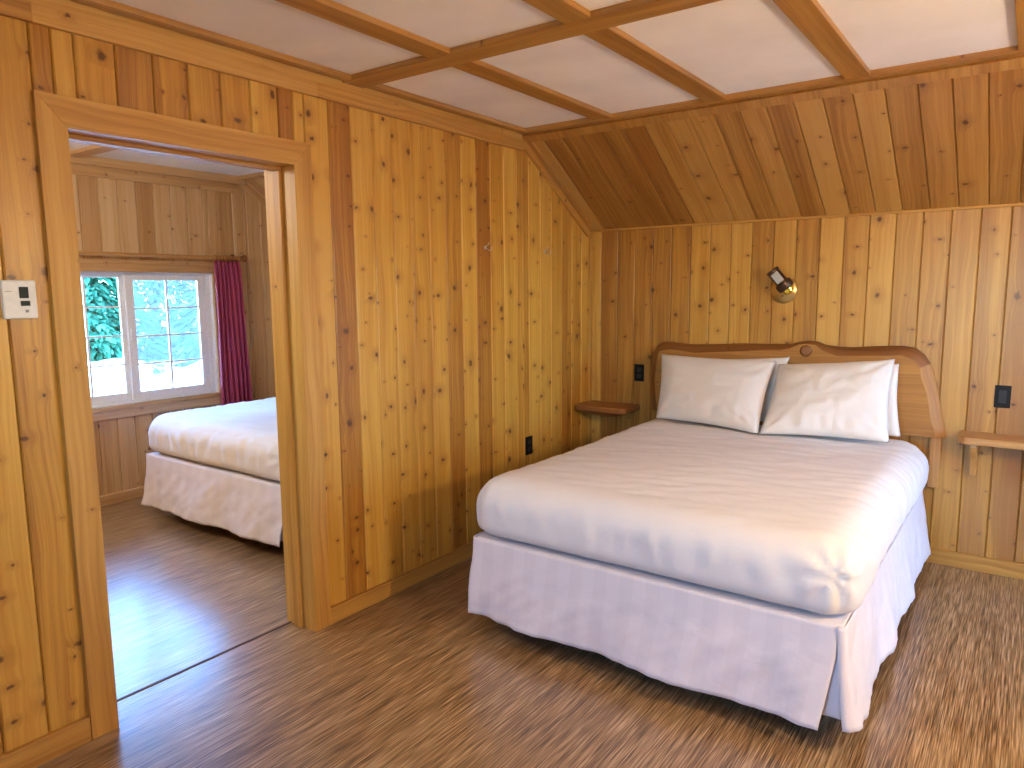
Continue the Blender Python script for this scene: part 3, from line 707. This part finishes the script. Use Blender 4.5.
for i, (a, c) in enumerate(outer):
    p = outer[max(i-1, 0)]; q = outer[min(i+1, n_-1)]
    tx, tz = q[0]-p[0], q[1]-p[1]; L = math.hypot(tx, tz); nx_, nz_ = tz/L, -tx/L
    k_ = ins[i] + 0.004*math.sin(i*2.3)
    ip = (a + nx_*k_, c + nz_*k_)
    if i in (0, n_-1): ip = (a + (0.05 if i == 0 else -0.05), 0.70)
    inner.append(ip)
m = MB()
YO, YM, YI, YB = -0.022, -0.035, -0.062, -0.002
rows = [[(a, YB, c) for a, c in outer], [(a, YO, c) for a, c in outer], [((a*0.6+e*0.4), YM-0.012, (c*0.6+g*0.4)) for (a, c), (e, g) in zip(outer, inner)], [(e, YI, g) for e, g in inner], [(e, YI+0.012, g) for e, g in inner]]
sacc = 0
mbs = {'edge': m, 'side': MB()}; rvs = {kk: [[mm.bm.verts.new(p) for p in r] for r in rows] for kk, mm in mbs.items()}
for i in range(n_-1):
    kk = 'edge' if i < 27 else 'side'; m = mbs[kk]; rv = rvs[kk]
    ds = math.hypot(outer[i+1][0]-outer[i][0], outer[i+1][1]-outer[i][1])
    for j in range(4):
        f = m.bm.faces.new((rv[j][i], rv[j][i+1], rv[j+1][i+1], rv[j+1][i]))
        for lp, q in zip(f.loops, ((j*0.025, sacc), (j*0.025, sacc+ds), (j*0.025+0.025, sacc+ds), (j*0.025+0.025, sacc))): lp[m.uv].uv = q
    sacc += ds
for mm in mbs.values(): bmesh.ops.delete(mm.bm, geom=[v for v in mm.bm.verts if not v.link_faces], context='VERTS')
mbs['edge'].build('live_edge', M['edge'], hb, smooth='angle'); o_ = mbs['side'].build('side_edge', M['head'], hb, smooth='angle')
m = MB(); pts = [(e, YB, g) for e, g in inner]
m.poly(pts, (0, -1, 0), -YI-0.004-0.002+0.002, (1, 0, 0)); m.build('slab', M['head'], hb)
m = MB(); m.lathe([(0.0, 0.0), (0.012, 0.002), (0.024, 0.003), (0.034, 0.0)], (1.455, YI+0.002, 1.135), (0, -1, 0), 20); m.build('knot', M['edge'], hb, smooth=True)
for x in (0.60, 2.10):
    m = MB(); m.box((x, -0.03, 0.42), (x+0.055, -0.002, 0.70), 2); m.build('mounting_post', M['shelf'], hb, bevel=0.006)

# ------------------------------------------------------------------ wall shelves
def shelf(x0, x1, zt_, mat, label, brackets, depth=0.2, apron=False):
    e = thing('shelf', ((x0+x1)/2, 0, zt_), label, 'shelf')
    m = MB(); c = 0.03
    c0_ = 0.012 if apron else c
    m.poly([(x0, -0.001, zt_-0.038), (x0, -depth+c0_, zt_-0.038), (x0+c0_, -depth, zt_-0.038), (x1-c, -depth, zt_-0.038), (x1, -depth+c, zt_-0.038), (x1, -0.001, zt_-0.038)], (0, 0, 1), 0.038, (1, 0, 0))
    m.build('board', mat, e, bevel=0.006)
    if apron:
        m = MB(); q = [[(x0+0.02, -0.001), (x0+0.02, -depth+0.02), (x1-0.03, -depth+0.02), (x1-0.02, -0.001)], [(x0+0.05, -0.001), (x0+0.05, -depth+0.07), (x1-0.10, -depth+0.07), (x1-0.09, -0.001)]]
        A = [m.bm.verts.new((a, c_, zt_-0.039)) for a, c_ in q[0]]; B_ = [m.bm.verts.new((a, c_, zt_-0.072)) for a, c_ in q[1]]
        m.bm.faces.new(A); m.bm.faces.new(B_[::-1])
        for i_ in range(4): m.bm.faces.new((A[i_], A[(i_+1) % 4], B_[(i_+1) % 4], B_[i_]))
        m.build('support', mat, e, bevel=0.002)
    for bx_ in brackets:
        m = MB(); prof = [(0, -0.001, zt_-0.038), (0, -0.15, zt_-0.038), (0, -0.152, zt_-0.06), (0, -0.13, zt_-0.09), (0, -0.09, zt_-0.12), (0, -0.06, zt_-0.165), (0, -0.05, zt_-0.225), (0, -0.001, zt_-0.235)]
        m.poly([(bx_, p[1], p[2]) for p in prof], (1, 0, 0), 0.03, (0, 0, 1)); m.build('bracket', mat, e, bevel=0.003)
shelf(0.014, 0.388, 0.722, M['shelfdark'], 'small dark wooden wall shelf in the corner left of the bed', (), 0.24, True)
shelf(2.235, 2.66, 0.745, M['shelf'], 'small light wooden wall shelf right of the headboard', (2.29, 2.55))

# ------------------------------------------------------------------ outlets
def plate(c, N, U, w, h, label, kind, name='wall_outlet', cat='outlet'):
    N = Vector(N); U = Vector(U); c = Vector(c); e = thing(name, c, label, cat)
    def bx(du, dz, w_, h_, n0, n1, mat, nm, par, bev=0.001):
        m = MB(); pr = [(du-w_/2, n0), (du+w_/2, n0), (du+w_/2, n1), (du-w_/2, n1)]
        m.prism(pr, U, Z, N, c, dz-h_/2, dz+h_/2); return m.build(nm, mat, par, bevel=bev)
    bx(0, 0, w, h, 0.0005, 0.006, M['black'], 'cover_plate', e, 0.002)
    if kind == 'outlet':
        for dz in (0.021, -0.021): bx(0, dz, 0.032, 0.027, 0.006, 0.0075, M['blackslot'], 'socket', e)
    else:
        bx(0, 0, 0.034, 0.066, 0.006, 0.0085, M['blackslot'], 'rocker', e)
        bx(0.004, 0.027, 0.012, 0.003, 0.0085, 0.009, M['lcd'], 'indicator', e, 0)
plate((0.378, 0, 0.937), -Y, X, 0.070, 0.115, 'black wall outlet between the dark shelf and the headboard', 'outlet')
plate((2.406, 0, 0.937), -Y, X, 0.070, 0.115, 'black wall outlet above the light shelf at the right', 'rocker')
plate((0, -0.775, 0.533), X, Y, 0.075, 0.116, 'black wall outlet low on left wall just beside the bed foot corner', 'outlet')

# ------------------------------------------------------------------ thermostat
th = thing('thermostat', (0, -3.495, 1.483), 'white thermostat with small grey display left of the doorway', 'thermostat')
m = MB(); m.box((0.0005, -3.549, 1.425), (0.022, -3.457, 1.541), 2); m.build('housing', M['whiteplastic'], th, bevel=0.005)
m = MB(); m.box((0.022, -3.505, 1.487), (0.0235, -3.480, 1.521), 2); m.build('display', M['lcd'], th)
m = MB(); m.box((0.022, -3.503, 1.464), (0.0235, -3.478, 1.479), 2); m.build('display', M['lcd'], th)
m = MB(); m.box((0.022, -3.492, 1.444), (0.0245, -3.484, 1.452), 2); m.build('button', M['print'], th)
m = MB(); m.box((0.022, -3.543, 1.507), (0.0223, -3.523, 1.5085), 1); m.build('marking', M['print'], th)

# ------------------------------------------------------------------ coat hooks
def hook(y, z, label):
    e = thing('coat_hook', (0, y, z), label, 'hook', None)
    m = MB(); m.lathe([(0.011, 0.0005), (0.011, 0.003), (0.007, 0.005)], (0, y, z), X, 14); m.build('base', M['nickel'], e, smooth='angle')
    m = MB(); m.tube([(0.004, y, z), (0.02, y, z-0.012), (0.035, y, z-0.018), (0.045, y, z-0.008), (0.046, y, z+0.004)], [0.0035, 0.0035, 0.003, 0.003, 0.004], 8)
    m.tube([(0.004, y, z+0.004), (0.02, y, z+0.014), (0.03, y, z+0.028)], [0.0035, 0.003, 0.004], 8); m.build('prong', M['nickel'], e, smooth='angle')
hook(-1.19, 1.733, 'small metal coat hook on left wall, further from the bed corner')
hook(-0.585, 1.733, 'small metal coat hook on left wall, nearer the sloped ceiling corner')

# ------------------------------------------------------------------ wall lamp over the bed
sc = thing('wall_lamp', (1.32, 0, 1.50), 'small brass and bronze swivel wall lamp above the headboard', 'lamp')
K = 1.3
LC = Vector((1.303, 0, 1.482))
m = MB(); m.lathe([(0.074, 0.0005), (0.077, 0.004), (0.075, 0.012), (0.062, 0.022), (0.03, 0.029), (0.0, 0.031)], LC, -Y, 36); m.build('base', M['brass'], sc, smooth='angle')
m = MB(); m.lathe([(0.005, 0), (0.005, 0.004), (0, 0.005)], LC + Vector((0.0, -0.027, -0.033)), -Y, 8); m.build('screw', M['bronze'], sc)
ax = Vector((-0.062, -0.03, 0.082)).normalized()
HC = LC + Vector((0.030, -0.085, 0.022))
m = MB(); m.tube([LC+Vector((0.0, -0.02, 0.012)), LC+Vector((0.004, -0.05, 0.02)), HC], 0.008, 10); m.build('arm', M['brass'], sc, smooth='angle')
m = MB(); m.lathe([(0.0, -0.012), (0.045, -0.012), (0.049, -0.002), (0.048, 0.028), (0.037, 0.034)], HC, ax, 28); m.build('collar', M['bronze'], sc, smooth='angle')
m = MB(); m.lathe([(0.035, 0.032), (0.035, 0.108), (0.038, 0.11), (0.038, 0.122), (0.034, 0.122), (0.031, 0.11), (0.028, 0.055), (0.0, 0.055)], HC, ax, 28); m.build('lamp_head', M['bronze'], sc, smooth='angle')
fr = (Vector((0.02, -1, 0.15)) - ax*Vector((0.02, -1, 0.15)).dot(ax)).normalized(); sd_ = ax.cross(fr)
m = MB(); c4 = [HC+ax*0.042+fr*0.036-sd_*0.022, HC+ax*0.042+fr*0.036+sd_*0.022, HC+ax*0.106+fr*0.036+sd_*0.022, HC+ax*0.106+fr*0.036-sd_*0.022]
m.poly(c4, fr, 0.003, tuple(ax)); m.build('side_plate', M['nickel'], sc, bevel=0.002)
m = MB(); m.lathe([(0.0, -0.045), (0.02, -0.044), (0.031, -0.036), (0.036, -0.012), (0, -0.012)], HC, ax, 24); m.build('end_cap', M['brassbright'], sc, smooth='angle')

# ------------------------------------------------------------------ lamps beyond the frame that light the rooms; the second-room one is added
wl_ = thing('bracket_lamp', (XR, -2.35, 1.66), 'warm shaded bracket lamp on the right wall', 'lamp')
LP = Vector((XR-0.16, -2.35, 1.66))
m = MB(); m.lathe([(0.05, 0.001), (0.05, 0.015), (0.02, 0.02), (0, 0.02)], (XR, -2.35, 1.62), -X, 20); m.build('base', M['brass'], wl_, smooth='angle')
m = MB(); m.tube([(XR-0.015, -2.35, 1.62), (XR-0.1, -2.35, 1.59), (XR-0.16, -2.35, 1.60)], 0.007, 10); m.build('arm', M['brass'], wl_, smooth='angle')
m = MB(); m.lathe([(0.0, -0.05), (0.02, -0.045), (0.03, -0.01), (0.025, 0.03), (0.0, 0.045)], LP, Z, 20); m.build('bulb', glow('warm_bulb', (1, 0.62, 0.28), 12), wl_, smooth=True)
def point(name, loc, energy, col, size):
    d = bpy.data.lights.new(name, 'POINT'); d.energy = energy; d.color = col; d.shadow_soft_size = size
    o = bpy.data.objects.new(name, d); COL.objects.link(o); o.location = loc; return o
point('bracket_lamp_light', LP + Vector((-0.07, 0, 0)), 75, (1, 0.79, 0.52), 0.06)
cl = thing('ceiling_lamp', (2.2, -4.3, ZC), 'round ceiling lamp in the middle of the room', 'lamp')
m = MB(); m.lathe([(0.07, 0.0), (0.07, -0.03), (0.0, -0.035)], (2.25, -4.3, CP), Z, 24); m.build('canopy', M['brass'], cl, smooth='angle')
m = MB(); m.lathe([(0.14, -0.035), (0.15, -0.06), (0.12, -0.10), (0.06, -0.12), (0.0, -0.125)], (2.25, -4.3, CP), Z, 28); m.build('shade', glow('lamp_shade_glow', (1, 0.8, 0.58), 4), cl, smooth=True)
point('ceiling_lamp_light', (2.25, -4.3, 2.15), 18, (1, 0.88, 0.74), 0.14)

cl = thing('ceiling_lamp', (-1.3, -3.5, ZC), 'added round ceiling lamp brightening the second room', 'lamp')  # unseen fixture, added to brighten the second room
m = MB(); m.lathe([(0.07, 0.0), (0.07, -0.03), (0.0, -0.035)], (-1.3, -3.5, CP), Z, 24); m.build('canopy', M['brass'], cl, smooth='angle')
m = MB(); m.lathe([(0.14, -0.035), (0.15, -0.06), (0.12, -0.10), (0.06, -0.12), (0.0, -0.125)], (-1.3, -3.5, CP), Z, 28); m.build('shade', glow('fill_lamp_shade_glow', (1, 0.85, 0.68), 4), cl, smooth=True)
point('second_room_fill_light', (-1.3, -3.5, 2.15), 46, (1, 0.97, 0.92), 0.14)

# ------------------------------------------------------------------ outside the far window
m = MB(); m.box((-40, -30, -0.3), (40, 30, -0.1)); structure(m.build('ground', M['gravel']))
def conifer(x, y, h, r, seed, label, mat='leaf'):
    rnd = random.Random(seed); e = thing('evergreen_tree', (x, y, -0.1), label, 'tree', None)
    m = MB(); m.tube([(x, y, -0.1), (x, y, h)], [0.16, 0.03], 8); m.build('trunk', M['bark'], e)
    m = MB(); n = 12000
    for i in range(n):
        t = rnd.random(); z = -0.1 + t*h; rr = r*(1-t**2.2*0.93)*(0.45+0.55*rnd.random()**0.5); a = rnd.uniform(0, 6.283)
        rr *= 0.8+0.25*math.sin(a*5+z*3)
        c = Vector((x+rr*math.cos(a), y+rr*math.sin(a), z-0.25*rr)); L = rnd.uniform(0.10, 0.24); w = L*0.24
        d = Vector((math.cos(a), math.sin(a), rnd.uniform(-0.9, -0.1))).normalized(); sdv = Vector((-math.sin(a), math.cos(a), rnd.uniform(-0.4, 0.4))).normalized()
        m.bm.faces.new([m.bm.verts.new(c-sdv*w), m.bm.verts.new(c+d*L*0.5-sdv*w*0.8), m.bm.verts.new(c+d*L), m.bm.verts.new(c+d*L*0.5+sdv*w*0.8), m.bm.verts.new(c+sdv*w)])
    m.build('foliage', M[mat], e, recalc=False)
TREES = [(-12, -0.8, 3.9, 1.15), (-12, 2.0, 4.0, 1.15), (-12.1, 4.8, 4.2, 1.15), (-12, 7.6, 4.0, 1.15), (-15.2, 1.5, 5, 1.4), (-15.2, 4.95, 5, 1.4), (-15.2, 8.4, 5, 1.4), (-18.6, 4.0, 5.5, 1.5)]
LAB = ['leftmost evergreen of the front row beyond the far window', 'second evergreen of the front row beyond the far window', 'third evergreen of the front row beyond the far window', 'fourth evergreen, at the right end of the front row outside', 'left evergreen of the rear row beyond the far window', 'middle evergreen of the rear row beyond the far window', 'right evergreen of the rear row beyond the far window', 'evergreen standing alone behind the two rows outside']
for i, (tx, ty, h, r) in enumerate(TREES): conifer(tx, ty, h, r, i+1, LAB[i])
def boulder(x, y, r, h, seed, label):
    bm = bmesh.new(); bmesh.ops.create_icosphere(bm, subdivisions=4, radius=1)
    for v in bm.verts:
        k_ = 1+0.25*noise.fractal(v.co*1.3+Vector((seed, 0, 0)), 1, 2, 4); v.co = Vector((x+v.co.x*r*k_, y+v.co.y*r*1.2*k_, -0.1+max(-0.1, v.co.z*h*k_)))
    me = bpy.data.meshes.new('boulder'); bm.to_mesh(me); bm.free(); me.materials.append(M['rock'])
    for p in me.polygons: p.use_smooth = True
    o = bpy.data.objects.new('boulder', me); COL.objects.link(o); tag(o, label, 'rock')
boulder(-8.6, 0.55, 0.75, 0.62, 3, 'pale boulder outside the far window, seen in the left sash')
boulder(-9.0, 2.55, 0.5, 0.42, 8, 'pale low boulder outside the far window, seen in the right sash')
